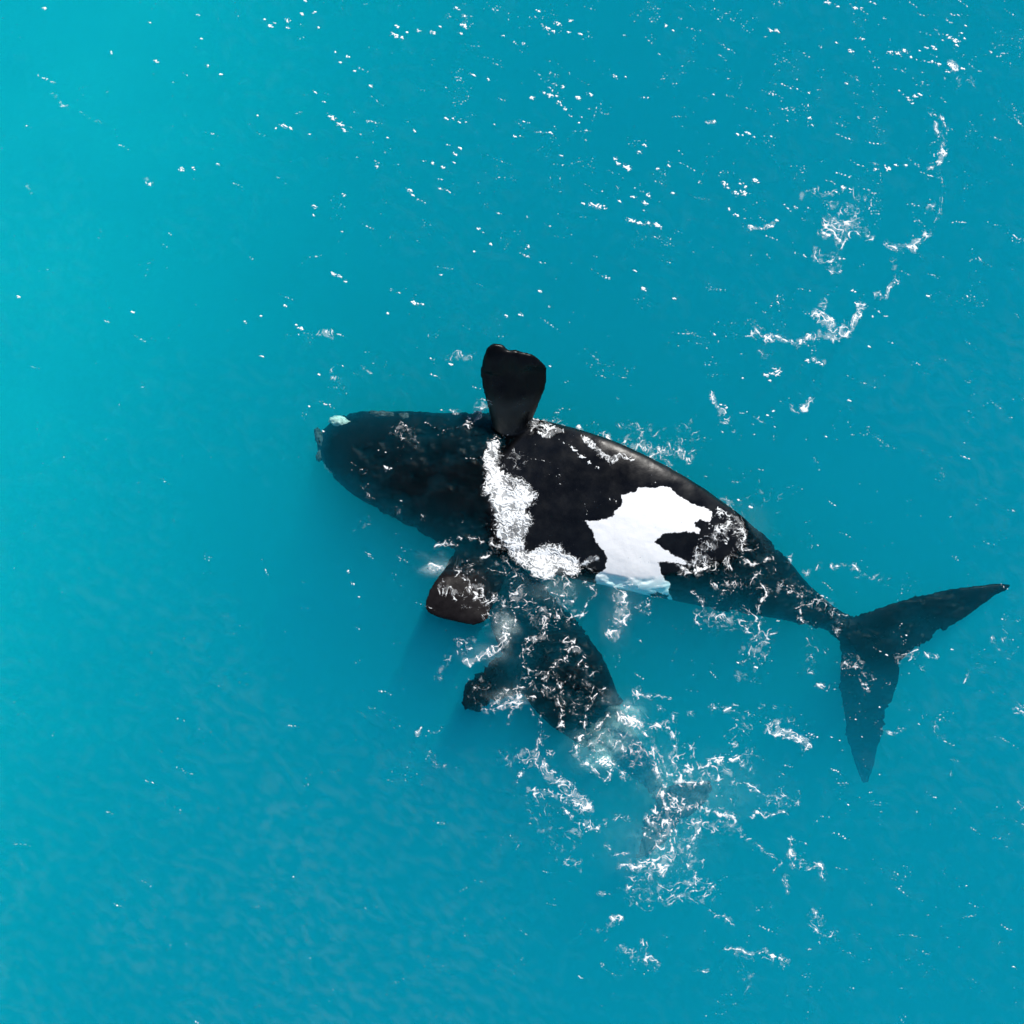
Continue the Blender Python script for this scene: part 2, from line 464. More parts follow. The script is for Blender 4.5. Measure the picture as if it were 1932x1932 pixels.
def callosity_material(name, a, b):
    m, n, l, p, out = material(name)
    tc = n.new('ShaderNodeTexCoord'); nz = n.new('ShaderNodeTexNoise'); nz.inputs['Scale'].default_value = 14; nz.inputs['Detail'].default_value = 6
    cr = n.new('ShaderNodeValToRGB'); cr.color_ramp.elements[0].position = 0.35; cr.color_ramp.elements[1].position = 0.62
    cr.color_ramp.elements[0].color = (*a, 1); cr.color_ramp.elements[1].color = (*b, 1)
    l.new(tc.outputs['Object'], nz.inputs['Vector']); l.new(nz.outputs['Fac'], cr.inputs['Fac']); l.new(cr.outputs['Color'], p.inputs['Base Color'])
    p.inputs['Roughness'].default_value = 0.9; p.inputs['Specular IOR Level'].default_value = 0.05
    return m
pale = callosity_material('callosity_pale', (0.34, 0.38, 0.34), (0.60, 0.64, 0.58))
grey = callosity_material('callosity_grey', (0.008, 0.010, 0.011), (0.09, 0.10, 0.10))
for c in ((642, 796, -0.42, .25, .13, .14, -0.15, 1, pale), (621, 880, -0.60, .10, .15, .10, 0.7, 2, pale), (722, 782, -0.36, .30, .08, .12, -0.1, 3, grey),
          (762, 786, -0.34, .14, .09, .10, 0.1, 4, grey), (603, 826, -0.60, .10, .24, .12, 0.25, 5, grey), (605, 858, -0.62, .09, .16, .10, -0.4, 6, grey)):
    callosity(*c)

# ---------------------------------------------------------------- foam and glitter on the surface
# strokes were measured in enlarged views of the photograph; each view has its own origin and scale
VIEWS = {'A': (558.5, 618.9, .2734), 'B': (935.8, 800.0, .2734), 'C': (754.7, 981.1, .2734), 'D': (1403.8, 1026.4, .2734),
         'E': (905.7, 1283.0, .3516), 'F': (0, 0, .3516), 'G': (679.2, 0, .3125), 'H': (1328.3, 0, .3125),
         'I': (1328.3, 1479.2, .2344), 'J': (1328.3, 452.8, .1953), 'P': (0, 0, 1.0)}
LINES = {   # solid, wobbling threads of foam: half width, strength, points
 'C': [(9,1,[(1205,870),(1150,930),(1080,1010),(1030,1060),(985,1100)]),(8,1,[(1060,1030),(1080,1110),(1120,1180),(1130,1260)]),
  (9,1,[(1080,1210),(1100,1290),(1115,1350),(1105,1420)]),(5,.8,[(850,1010),(890,1050),(940,1100),(890,1130)]),
  (7,.9,[(1420,1160),(1360,1200),(1310,1240),(1320,1280),(1290,1340),(1265,1430)]),(7,.9,[(1260,930),(1230,1000)]),(6,.9,[(1185,1080),(1140,1120)]),
  (7,.9,[(860,850),(850,930),(865,1000)]),(8,1,[(1330,490),(1310,560),(1250,640),(1190,660),(1150,720)]),(8,.9,[(1040,520),(1140,520),(1200,550)]),
  (8,.9,[(1080,380),(1075,480)]),(6,.8,[(1140,380),(1120,420)]),(8,.9,[(1150,430),(1170,500)]),(7,.9,[(1280,430),(1330,500)]),(5,.7,[(1020,420),(1000,560)]),
  (15,1,[(480,460),(520,500),(560,515),(650,520)]),(11,1,[(490,540),(540,510)]),(7,.9,[(420,410),(500,420)]),(6,.9,[(400,125),(480,125),(560,150)]),
  (6,.9,[(230,180),(350,150),(400,180)]),(10,.9,[(640,150),(720,220)]),(14,.9,[(590,1300),(650,1310),(740,1260),(830,1240),(800,1300)]),
  (8,.9,[(690,1200),(640,1280)]),(7,.9,[(740,1170),(880,1160)]),(6,.8,[(880,1210),(950,1225)]),(5,.8,[(790,1310),(760,1400)]),(5,.8,[(905,1280),(925,1370)]),
  (6,.8,[(990,1350),(975,1430)]),(10,1,[(985,1470),(970,1540),(940,1590)]),(9,.9,[(1015,1600),(1030,1650)]),(9,.9,[(780,1800),(830,1750)]),
  (8,.8,[(550,270),(640,250)]),(6,.8,[(620,320),(760,380)]),(6,.8,[(650,540),(780,600),(850,620)]),(6,.8,[(780,580),(800,720)]),(7,.8,[(400,820),(430,860)]),
  (7,.8,[(1160,800),(1200,850)]),(6,.7,[(1080,850),(1110,910),(1170,900)]),(6,.7,[(930,800),(960,830)]),(6,.7,[(700,700),(770,690)])],
 'E': [(10,1,[(845,60),(840,100),(800,150)]),(9,1,[(680,200),(600,270),(530,310),(520,370),(560,440),(630,500)]),(8,1,[(700,440),(755,500),(780,545)]),(7,1,[(725,480),(670,540)]),
  (14,1,[(780,160),(850,210),(910,240),(1000,245),(1030,290)]),(8,.9,[(1030,210),(1042,240)]),(11,1,[(840,250),(900,300),(930,380),(935,470),(960,540),(985,570)]),
  (17,1,[(985,570),(980,640),(1010,680)]),(11,1,[(1010,680),(960,720),(900,740)]),(11,1,[(1010,600),(1060,640),(1120,680)]),(7,1,[(1040,650),(1072,700),(1055,760),(1030,830)]),
  (6,.9,[(1060,650),(1092,700),(1075,770)]),(5,.9,[(1020,690),(1045,720),(1020,770)]),(22,.85,[(1190,685),(1250,700),(1320,740),(1370,755)]),(9,.9,[(1160,680),(1190,770),(1150,830),(1100,850)]),
  (20,1,[(1110,880),(1115,900)]),(12,1,[(1030,840),(1030,910),(960,930),(900,990),(850,1010),(760,990)]),(20,.9,[(950,985),(975,1000)]),(8,.9,[(870,830),(900,850),(960,850)]),
  (14,.9,[(1010,500),(1070,490),(1130,480)]),(12,.9,[(1170,480),(1250,452),(1310,440)]),(7,.9,[(1390,425),(1230,432)]),(18,.85,[(1340,555),(1365,540)]),(11,.9,[(1040,345),(1085,350)]),
  (9,.9,[(1130,360),(1138,372)]),(8,.9,[(1100,540),(1180,560),(1200,540)]),(6,.9,[(880,80),(960,75),(1010,100)]),(7,.9,[(1230,160),(1300,160)]),(8,.9,[(1320,165),(1365,135)]),
  (8,.8,[(1110,170),(1120,182)]),(8,.8,[(960,150),(972,165)]),(8,.9,[(460,700),(560,780)]),(12,1,[(560,800),(590,785)]),(8,.9,[(600,800),(660,780),(730,740),(800,740)]),
  (7,.9,[(660,880),(720,920),(780,940)]),(6,.8,[(450,820),(490,880)]),(9,.9,[(510,660),(550,685)]),(7,.9,[(640,1140),(690,1150)]),(8,.9,[(865,1160),(880,1190)]),
  (11,.9,[(1020,1130),(1070,1110)]),(8,.9,[(1140,1140),(1220,1120)]),(8,.8,[(975,1160),(965,1190)]),(6,.9,[(1240,1230),(1300,1270),(1360,1320)]),
  (6,.9,[(1480,720),(1540,735),(1630,715)]),(5,.7,[(1400,810),(1500,900),(1580,960),(1605,990),(1580,1040)]),(7,.9,[(1650,840),(1685,895)]),(6,.9,[(1670,920),(1690,990)]),
  (8,.9,[(1690,985),(1760,980)]),(9,.95,[(1780,980),(1830,1010),(1840,1050)]),(7,.95,[(1640,1060),(1647,1130)]),(11,.95,[(1535,1470),(1590,1500),(1640,1518)]),(7,.9,[(1480,1465),(1520,1462)]),
  (6,.9,[(1800,1250),(1810,1310)]),(6,.9,[(1770,1320),(1840,1365),(1900,1350)]),(4,.8,[(1160,1560),(1220,1575),(1290,1560)]),(6,.8,[(1300,1440),(1440,1470)]),
  (7,.9,[(860,1380),(880,1430)]),(7,.9,[(330,285),(310,340),(305,380)]),(7,.9,[(365,395),(375,430)]),(8,.9,[(180,540),(210,510)]),(6,.8,[(1150,380),(1170,470)]),
  (6,.8,[(960,400),(1000,480)]),(8,.9,[(1110,980),(1125,1020)]),(5,.8,[(1150,1040),(1165,1100)]),(6,.8,[(1360,640),(1368,680)])],
 'B': [(10,1,[(760,90),(780,110),(765,115)]),(6,.9,[(1060,230),(1120,180),(1180,160)]),(7,.9,[(1120,150),(1105,250),(1130,290),(1180,310),(1240,350)]),(6,.9,[(590,60),(640,110),(660,140)]),
  (6,.9,[(1195,160),(1170,230),(1205,290)]),(6,.8,[(1680,880),(1800,850)]),(6,.8,[(1700,940),(1800,960),(1900,940)]),(6,.9,[(1830,1070),(1850,1200),(1800,1300)]),
  (6,.9,[(1340,1170),(1400,1180),(1420,1260)]),(24,1,[(1290,985),(1350,1008),(1440,1003),(1500,975)]),(6,.8,[(1500,1110),(1560,1150),(1640,1140)]),(7,.8,[(870,170),(940,165)]),(5,.7,[(1600,400),(1680,395)]),
  (11,1,[(1385,810),(1362,890),(1358,985)]),(5,.7,[(1330,420),(1350,500)]),(5,.8,[(1205,350),(1240,380)])],
 'D': [(8,.9,[(380,280),(385,380),(390,440),(420,540)]),(7,.9,[(385,420),(480,410),(540,370)]),(7,.8,[(120,230),(135,350),(100,450)]),(6,.8,[(0,125),(110,130),(190,100)]),
  (12,.9,[(310,100),(325,130)]),(10,.8,[(515,140),(490,185)]),(6,.8,[(400,190),(470,200)]),(7,.9,[(620,140),(740,150),(780,180)]),(12,.9,[(690,820),(770,870)]),
  (12,.9,[(800,960),(860,1000)]),(6,.8,[(1030,750),(1100,760),(1200,730)]),(10,.8,[(515,960),(560,985)]),(6,.8,[(970,1290),(1060,1310),(1100,1270)]),
  (5,.7,[(1700,640),(1760,720)]),(5,.7,[(1760,570),(1830,640)]),(8,.9,[(80,1860),(150,1880),(280,1860)]),(7,.8,[(0,1640),(100,1700),(160,1770)]),(8,.9,[(270,1725),(300,1725)]),
  (5,.7,[(540,720),(560,750)]),(14,.9,[(1880,1100),(1930,1150)]),(7,.8,[(1890,1780),(1920,1830)]),(6,.7,[(1230,850),(1240,835)]),(6,.7,[(1540,900),(1515,960)])],
 'J': [(14,1,[(660,910),(760,950),(860,990)]),(12,1,[(900,1000),(930,960)]),(14,1,[(970,965),(1050,925),(1075,960)]),(8,.9,[(1070,150),(1100,200),(1150,240)]),(6,.8,[(840,1575),(890,1620),(930,1665)]),
  (12,1,[(1180,230),(1225,205)]),(12,.9,[(1240,155),(1280,135)]),(7,.8,[(480,1720),(580,1775)])],
 'H': [(13,1,[(710,1390),(760,1428),(815,1440)]),(8,.9,[(740,1380),(820,1350)]),(7,.8,[(880,1390),(960,1380)]),(7,.8,[(820,1405),(860,1440),(830,1500)]),(5,.7,[(1370,670),(1408,740),(1410,830)]),
  (5,.7,[(1440,690),(1458,800),(1452,920),(1425,985),(1440,1090),(1440,1200),(1405,1290),(1350,1400)]),(10,.95,[(1105,1470),(1190,1498),(1260,1500)]),(8,.9,[(1260,1500),(1320,1440),(1335,1400)]),(5,.7,[(1660,1550),(1690,1590)]),(8,.9,[(800,1370),(835,1355)]),
  (5,.8,[(790,1470),(820,1510)]),(6,.8,[(770,1550),(810,1530)]),(6,.7,[(900,1270),(905,1300)])],
 'A': [(4,.8,[(695,1210),(710,1260)]),(4,.8,[(860,1280),(880,1320)])],
}
LACE = {    # nets of thin foam: half width, density, points
 'C': [(95,.50,[(820,520),(900,620),(980,700)]),(60,.6,[(1160,840),(1200,880)]),(70,.52,[(420,320),(520,420),(600,560)]),(42,.85,[(225,330),(260,330)]),(60,.5,[(450,560),(300,460)]),
   (34,.75,[(740,720),(720,850),(600,930),(450,980)]),(60,.42,[(900,860),(850,950)]),(60,.55,[(700,1290),(800,1220)]),(110,.40,[(900,1080),(1000,1160)]),(80,.35,[(540,1130),(560,1250)]),
   (110,.5,[(1080,460),(1160,600)]),(60,.45,[(700,300),(820,420)]),(90,.45,[(700,600),(640,680)]),(50,.45,[(330,950),(260,1080)]),(30,.45,[(110,1470),(250,1440)]),(55,.40,[(230,1640),(290,1700)]),
   (110,.38,[(1300,1050),(1200,1300)]),(60,.5,[(920,640),(1080,640)]),(40,.6,[(1010,800),(880,830)]),(45,.5,[(500,850),(430,900)])],
 'E': [(60,.60,[(250,410),(340,470),(420,540),(500,610),(560,690)]),(36,.6,[(270,600),(400,620),(530,670)]),(60,.45,[(130,400),(200,420)]),(45,.85,[(760,190),(790,210),(850,230)]),
   (85,.5,[(620,330),(760,330),(880,420)]),(70,.55,[(930,730),(1000,800),(960,900)]),(70,.6,[(880,1000),(960,1010),(1000,960)]),(75,.5,[(1060,420),(1100,540),(1300,500)]),(110,.45,[(830,1120),(960,1150),(1200,1130)]),
   (45,.55,[(760,1440),(860,1480),(930,1530)]),(40,.45,[(660,1350),(740,1290)]),(40,.45,[(1440,560),(1520,630),(1600,660),(1700,640)]),(45,.65,[(1560,250),(1650,290),(1760,350)]),(45,.5,[(1680,940),(1760,1000),(1840,1030)]),
   (40,.5,[(1380,1470),(1440,1480)]),(60,.5,[(1150,760),(1260,780),(1380,800)]),(60,.45,[(1080,900),(1150,1000)]),(50,.5,[(500,830),(600,780)]),(70,.35,[(640,120),(520,200)]),(110,.32,[(300,700),(500,960)]),
   (70,.38,[(1420,200),(1380,320)]),(70,.36,[(1040,1010),(1160,1080)]),(55,.4,[(1440,350),(1420,480)]),(60,.4,[(1800,1280),(1880,1380)]),(40,.36,[(1420,1540),(1440,1700)]),(25,.6,[(720,1290),(750,1275)])],
 'B': [(34,.8,[(570,50),(650,120),(700,170),(780,240),(860,220),(1000,230),(1100,260)]),(24,.5,[(1100,260),(1180,310),(1240,370)]),(50,.75,[(280,0),(330,60),(440,40)]),(60,.55,[(870,150),(1000,130),(1100,190),(1200,180),(1330,220)]),
   (130,.34,[(900,60),(1200,100),(1340,60)]),(75,.62,[(1560,600),(1620,660),(1560,760),(1450,860)]),(60,.55,[(1680,720),(1700,860),(1600,960)]),(60,.7,[(1400,930),(1480,960)]),(90,.40,[(1560,1050),(1700,1120),(1860,1000)]),(60,.5,[(1560,560),(1650,570)]),
   (100,.48,[(1420,1330),(1540,1360),(1700,1370),(1850,1440)]),(70,.62,[(850,1190),(880,1250),(860,1360),(810,1450)]),(60,.5,[(980,1260),(1060,1270)]),(30,.7,[(600,970),(700,940)]),(40,.45,[(660,1000),(700,1060)]),(110,.3,[(1640,600),(1900,500)]),
   (50,.45,[(1380,1190),(1430,1250)]),(60,.42,[(60,180),(160,280)]),(45,.35,[(1280,400),(1420,540)]),(70,.4,[(960,1080),(860,1150)]),(110,.35,[(1700,1700),(1780,1500)])],
 'D': [(110,.5,[(30,520),(100,620),(100,760)]),(70,.42,[(380,330),(560,420),(640,500)]),(50,.45,[(640,480),(650,600)]),(70,.45,[(720,800),(880,920)]),(32,.45,[(1040,800),(1200,770),(1320,770)]),(40,.6,[(200,1280),(280,1320),(380,1340),(470,1390)]),
   (80,.38,[(480,700),(440,880)]),(55,.45,[(240,1750),(360,1760)]),(60,.3,[(1330,1200),(1290,1290)]),(60,.3,[(1450,1500),(1450,1600)]),(50,.35,[(1600,820),(1640,850)]),(60,.35,[(1780,580),(1840,740)]),(60,.35,[(760,200),(960,240)]),
   (90,.3,[(120,1100),(260,1180)]),(90,.4,[(140,300),(300,300)])],
 'J': [(75,.72,[(1080,740),(1180,780),(1300,850),(1390,860)]),(60,.7,[(1160,930),(1280,950),(1400,880),(1490,740),(1520,660)]),(40,.6,[(480,920),(560,900)]),(48,.7,[(600,960),(640,930)]),(55,.45,[(420,800),(560,870)]),(90,.35,[(560,1050),(620,1180)]),
   (45,.6,[(1040,1540),(975,1620)]),(90,.5,[(1080,120),(1280,270)]),(45,.65,[(1870,400),(1790,480),(1780,540),(1660,550)]),(60,.4,[(1840,200),(1870,330)]),(60,.5,[(1150,600),(1160,660)]),(40,.55,[(40,1480),(130,1620),(200,1750)]),(40,.6,[(1060,1150),(1150,1190)]),
   (80,.3,[(200,1700),(300,1820)])],
 'H': [(80,.66,[(760,1340),(840,1400),(900,1350)]),(55,.5,[(900,1390),(1000,1440)]),(90,.42,[(800,1250),(880,1290)]),(60,.5,[(700,1550),(780,1620)]),(40,.45,[(600,1170),(820,1160),(980,1180)]),(16,.7,[(1410,740),(1412,820)]),(34,.7,[(1495,380),(1500,410)]),
   (24,.8,[(1440,910),(1420,990)]),(24,.6,[(1380,1010),(1350,1020)]),(34,.7,[(1290,1470),(1250,1510)]),(30,.5,[(1380,1200),(1350,1270)]),(50,.36,[(1540,480),(1620,500)]),(20,.6,[(270,1360),(345,1378),(440,1360)]),(30,.5,[(60,740),(20,730)])],
 'A': [(55,.6,[(1180,660),(1250,600),(1290,520)]),(90,.42,[(720,700),(780,760)]),(45,.35,[(470,1080),(500,1160)]),(50,.5,[(1650,700),(1800,640)]),(60,.3,[(500,1340),(420,1390)]),(22,.5,[(620,965),(640,965)]),(50,.45,[(1420,870),(1560,900)]),(30,.5,[(1130,580),(1080,590)]),
   (45,.35,[(440,950),(430,990)]),(60,.35,[(240,280),(300,400)]),(50,.35,[(500,280),(440,320)]),(40,.45,[(1050,220),(1180,200)])],
 'F': [(14,.4,[(280,520),(370,570)]),(16,.5,[(770,970),(830,1000)]),(14,.4,[(440,600),(560,660)]),(26,.6,[(1700,1790),(1780,1785)]),(20,.5,[(150,990),(170,1040)]),(60,.22,[(400,1240),(520,1260)])],
}
GLINTS = {  # sun glints painted as white clusters, and a few splashes: x, y, size
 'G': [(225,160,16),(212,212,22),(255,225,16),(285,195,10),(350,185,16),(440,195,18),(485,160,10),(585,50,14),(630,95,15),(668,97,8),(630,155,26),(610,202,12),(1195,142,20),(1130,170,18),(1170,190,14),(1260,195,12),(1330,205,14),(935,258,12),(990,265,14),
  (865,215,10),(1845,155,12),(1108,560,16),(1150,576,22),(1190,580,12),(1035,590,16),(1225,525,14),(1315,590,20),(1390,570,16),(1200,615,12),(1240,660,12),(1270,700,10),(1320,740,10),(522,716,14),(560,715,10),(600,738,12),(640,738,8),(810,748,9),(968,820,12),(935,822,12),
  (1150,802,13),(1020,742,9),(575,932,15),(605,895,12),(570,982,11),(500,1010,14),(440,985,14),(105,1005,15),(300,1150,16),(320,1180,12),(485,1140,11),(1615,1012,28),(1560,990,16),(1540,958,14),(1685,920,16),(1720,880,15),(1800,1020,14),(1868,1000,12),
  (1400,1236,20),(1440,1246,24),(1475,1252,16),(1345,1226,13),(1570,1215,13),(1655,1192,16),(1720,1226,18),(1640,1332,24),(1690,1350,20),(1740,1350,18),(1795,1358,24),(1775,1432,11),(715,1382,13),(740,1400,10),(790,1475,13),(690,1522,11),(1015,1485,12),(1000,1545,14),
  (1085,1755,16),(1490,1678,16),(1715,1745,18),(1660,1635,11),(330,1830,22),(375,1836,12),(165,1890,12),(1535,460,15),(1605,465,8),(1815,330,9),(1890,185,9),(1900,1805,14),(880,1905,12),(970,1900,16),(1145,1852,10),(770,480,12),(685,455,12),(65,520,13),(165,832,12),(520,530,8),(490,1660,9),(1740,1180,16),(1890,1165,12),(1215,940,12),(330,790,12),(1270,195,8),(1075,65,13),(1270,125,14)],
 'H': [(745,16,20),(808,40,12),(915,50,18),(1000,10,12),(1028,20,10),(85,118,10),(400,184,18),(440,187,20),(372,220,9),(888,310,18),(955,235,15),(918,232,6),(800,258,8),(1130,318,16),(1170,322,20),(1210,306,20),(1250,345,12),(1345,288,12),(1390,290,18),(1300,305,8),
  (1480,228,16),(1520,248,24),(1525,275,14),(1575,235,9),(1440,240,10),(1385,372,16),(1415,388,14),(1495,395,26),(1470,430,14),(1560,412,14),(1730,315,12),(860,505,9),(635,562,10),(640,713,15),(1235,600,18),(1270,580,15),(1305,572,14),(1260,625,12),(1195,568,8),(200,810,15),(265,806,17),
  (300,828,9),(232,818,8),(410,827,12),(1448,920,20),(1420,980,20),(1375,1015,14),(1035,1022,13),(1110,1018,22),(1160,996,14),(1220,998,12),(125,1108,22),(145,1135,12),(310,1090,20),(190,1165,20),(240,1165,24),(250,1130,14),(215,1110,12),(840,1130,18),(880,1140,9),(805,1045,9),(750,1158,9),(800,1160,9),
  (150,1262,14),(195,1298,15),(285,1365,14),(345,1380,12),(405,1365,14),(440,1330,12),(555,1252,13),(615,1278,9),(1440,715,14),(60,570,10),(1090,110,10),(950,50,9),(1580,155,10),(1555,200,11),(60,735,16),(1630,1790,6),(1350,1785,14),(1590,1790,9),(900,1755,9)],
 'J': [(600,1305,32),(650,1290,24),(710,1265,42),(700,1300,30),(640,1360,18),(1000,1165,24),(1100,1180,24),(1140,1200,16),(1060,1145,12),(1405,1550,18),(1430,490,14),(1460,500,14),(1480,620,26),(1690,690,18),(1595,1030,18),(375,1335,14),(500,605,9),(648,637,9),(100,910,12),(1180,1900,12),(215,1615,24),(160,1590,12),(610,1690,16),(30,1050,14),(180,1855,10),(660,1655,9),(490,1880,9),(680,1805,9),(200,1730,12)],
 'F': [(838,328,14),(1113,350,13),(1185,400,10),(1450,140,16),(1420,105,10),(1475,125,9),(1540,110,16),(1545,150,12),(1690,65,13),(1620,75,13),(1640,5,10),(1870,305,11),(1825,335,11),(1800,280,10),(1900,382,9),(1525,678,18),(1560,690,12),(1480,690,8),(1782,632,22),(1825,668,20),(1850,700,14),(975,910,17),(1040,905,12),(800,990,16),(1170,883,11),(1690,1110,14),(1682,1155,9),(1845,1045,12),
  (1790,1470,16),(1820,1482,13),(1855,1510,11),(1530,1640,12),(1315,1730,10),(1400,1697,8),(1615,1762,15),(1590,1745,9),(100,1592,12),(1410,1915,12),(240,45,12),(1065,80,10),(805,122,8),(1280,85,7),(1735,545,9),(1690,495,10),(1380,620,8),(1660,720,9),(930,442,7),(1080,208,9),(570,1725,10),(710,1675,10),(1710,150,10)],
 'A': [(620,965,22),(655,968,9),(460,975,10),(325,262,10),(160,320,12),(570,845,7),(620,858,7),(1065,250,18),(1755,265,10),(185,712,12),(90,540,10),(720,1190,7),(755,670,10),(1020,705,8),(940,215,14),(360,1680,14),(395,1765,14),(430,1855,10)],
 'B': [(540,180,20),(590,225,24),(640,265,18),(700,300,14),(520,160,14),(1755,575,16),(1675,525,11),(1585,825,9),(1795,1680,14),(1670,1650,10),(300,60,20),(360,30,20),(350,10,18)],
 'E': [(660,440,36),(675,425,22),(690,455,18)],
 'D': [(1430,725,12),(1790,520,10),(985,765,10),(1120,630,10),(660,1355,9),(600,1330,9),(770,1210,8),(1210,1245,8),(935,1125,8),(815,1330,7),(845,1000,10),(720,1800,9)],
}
WASH = [(922,829),(914,850),(909,868),(912,895),(915,914),(922,945),(930,972),(938,1000),(950,1030),(966,1052),(985,1070),(1005,1084),(1030,1092),(1060,1088),(1085,1084),(1098,1074),(1087,1055),(1068,1040),(1053,1028),
        (1037,1021),(1018,1030),(1001,1045),(990,1037),(987,1014),(1004,990),(1008,978),(997,964),(1004,952),(1008,938),(1002,915),(990,902),(966,895),(950,888),(944,868),(942,845),(936,830)]

CELL = 0.85                                    # grid cell, photograph units (1.1 cm)
LO, HI = -60.0, 1992.0
def foam_field():
    n = int((HI - LO) / CELL)
    ax = (LO + CELL * np.arange(n)).astype(np.float32)
    X, Y = np.meshgrid(ax, ax)                 # X to the right, Y down
    wx = 7 * fbm2(X / 38, Y / 38, 3, 21) + 1.2 * noise2(X / 4.5, Y / 4.5, 22)
    wy = 7 * fbm2(X / 38, Y / 38, 3, 31) + 1.2 * noise2(X / 4.5, Y / 4.5, 32)
    Xw, Yw = X + wx, Y + wy
    fine = noise2(X / 4.6, Y / 4.6, 41) + 0.5 * noise2(X / 2.5, Y / 2.5, 43)
    mid = noise2(X / 11, Y / 11, 45); brk = noise2(X / 19, Y / 19, 47)
    # net: thin curling threads of two sizes, broken by a patchy mask
    size = np.clip(0.5 + 1.4 * noise2(X / 70, Y / 70, 57), 0, 1)            # where the meshes of the net are wide
    r0 = 1 - 8.5 * np.abs(noise2(Xw / 44, Yw / 36, 58)) - 0.30 * (1 - size)
    r1 = 1 - 6.0 * np.abs(noise2(Xw / 26, Yw / 26, 51)); r2 = 1 - 4.0 * np.abs(noise2(Xw / 14 + 9, Yw / 14, 53)); r3 = 1 - 2.7 * np.abs(noise2(Xw / 8 + 5, Yw / 8, 55))
    net = np.maximum(np.maximum(np.maximum(r0, r1), r2 - 0.02 - 0.30 * size), r3 - 0.10 - 0.45 * size) + 0.40 * noise2(X / 15, Y / 15, 46) + 0.16 * noise2(X / 5.5, Y / 5.5, 48) - 0.02
    F = np.zeros((n, n), np.float32)           # thickness
    def window(pts, pad):
        p = np.array(pts); a = ((p.min(0) - pad - LO) / CELL).astype(int); b = ((p.max(0) + pad - LO) / CELL).astype(int) + 2
        a = np.clip(a, 0, n); b = np.clip(b, 0, n); return slice(a[1], b[1]), slice(a[0], b[0])
    def dist(pts, x, y):
        d = np.full(x.shape, 1e6, np.float32)
        if len(pts) == 1: return np.hypot(x - pts[0][0], y - pts[0][1])
        for (x0, y0), (x1, y1) in zip(pts[:-1], pts[1:]):
            ex, ey = x1 - x0, y1 - y0; t = np.clip(((x - x0) * ex + (y - y0) * ey) / (ex * ex + ey * ey + 1e-6), 0, 1)
            d = np.minimum(d, np.hypot(x - x0 - t * ex, y - y0 - t * ey))
        return d
    D = np.zeros((n, n), np.float32)           # how much net foam there is
    for vw, rows in LACE.items():
        ox, oy, k = VIEWS[vw]
        for w, s, pts in rows:
            p = [(ox + k * a, oy + k * b) for a, b in pts]; w = w * k
            ys, xs = window(p, w * 1.5 + 12)
            if D[ys, xs].size == 0: continue
            d = dist(p, Xw[ys, xs], Yw[ys, xs])
            D[ys, xs] = np.maximum(D[ys, xs], s * ease(1.35 - d / w))
    for vw, rows in LINES.items():
        ox, oy, k = VIEWS[vw]
        for w, s, pts in rows:
            p = [(ox + k * a, oy + k * b) for a, b in pts]; w = 5.0 + 2.2 * w * k
            ys, xs = window(p, w * 1.5 + 12)
            if D[ys, xs].size == 0: continue
            d = dist(p, Xw[ys, xs], Yw[ys, xs])
            D[ys, xs] = np.maximum(D[ys, xs], 0.50 * s * ease(1.35 - d / w))
    # a sprinkle of specks everywhere, thicker towards the sun and round the animals
    spk = noise2(X / 3.6, Y / 3.0, 61) + 0.5 * noise2(X / 60, Y / 60, 63) + 0.45 * noise2(X / 17 + Y / 50, Y / 11, 64)
    where = 0.10 * ease((X - 300) / 1200) + 0.16 * ease((900 - Y) / 900) * ease((X - 250) / 800) + 0.09 * np.exp(-(((X - 1250) / 480) ** 2 + ((Y - 1120) / 480) ** 2))
    F = np.maximum(F, 0.62 * ease((spk + where - 1.06) / 0.42))
    F = np.maximum(F, 0.27 * ease((D + 0.35 * mid + 0.30 * brk + 0.15 * fine - 0.42) / 0.45) * (D > 0.05))      # thin pale wash between the threads
    spk2 = noise2(X / 5.2, Y / 4.4, 71) + 0.15 * fine
    F = np.maximum(F, 0.86 * ease((D * 1.15 + net - 1.12) / 0.75))
    F = np.maximum(F, 0.62 * ease((D * 0.9 + spk2 - 0.90) / 0.45) * (D > 0.02))
    for vw, rows in LINES.items():
        ox, oy, k = VIEWS[vw]
        for w, s, pts in rows:
            p = [(ox + k * a, oy + k * b) for a, b in pts]; w = max(w * k * 0.62, 0.85)
            ys, xs = window(p, w * 2 + 12)
            if F[ys, xs].size == 0: continue
            q = 0.85
            d = dist(p, X[ys, xs] + q * wx[ys, xs], Y[ys, xs] + q * wy[ys, xs])
            v = 1.00 - d / w * 0.58 + 0.55 * fine[ys, xs] + 0.85 * mid[ys, xs] + 0.9 * np.minimum(brk[ys, xs] + 0.12, 0)
            F[ys, xs] = np.maximum(F[ys, xs], s * ease((v - 0.30) / 1.0) * (0.55 + 0.45 * np.clip(0.5 + 1.6 * brk[ys, xs], 0, 1)))
    ca, sa = math.cos(0.42), math.sin(0.42)
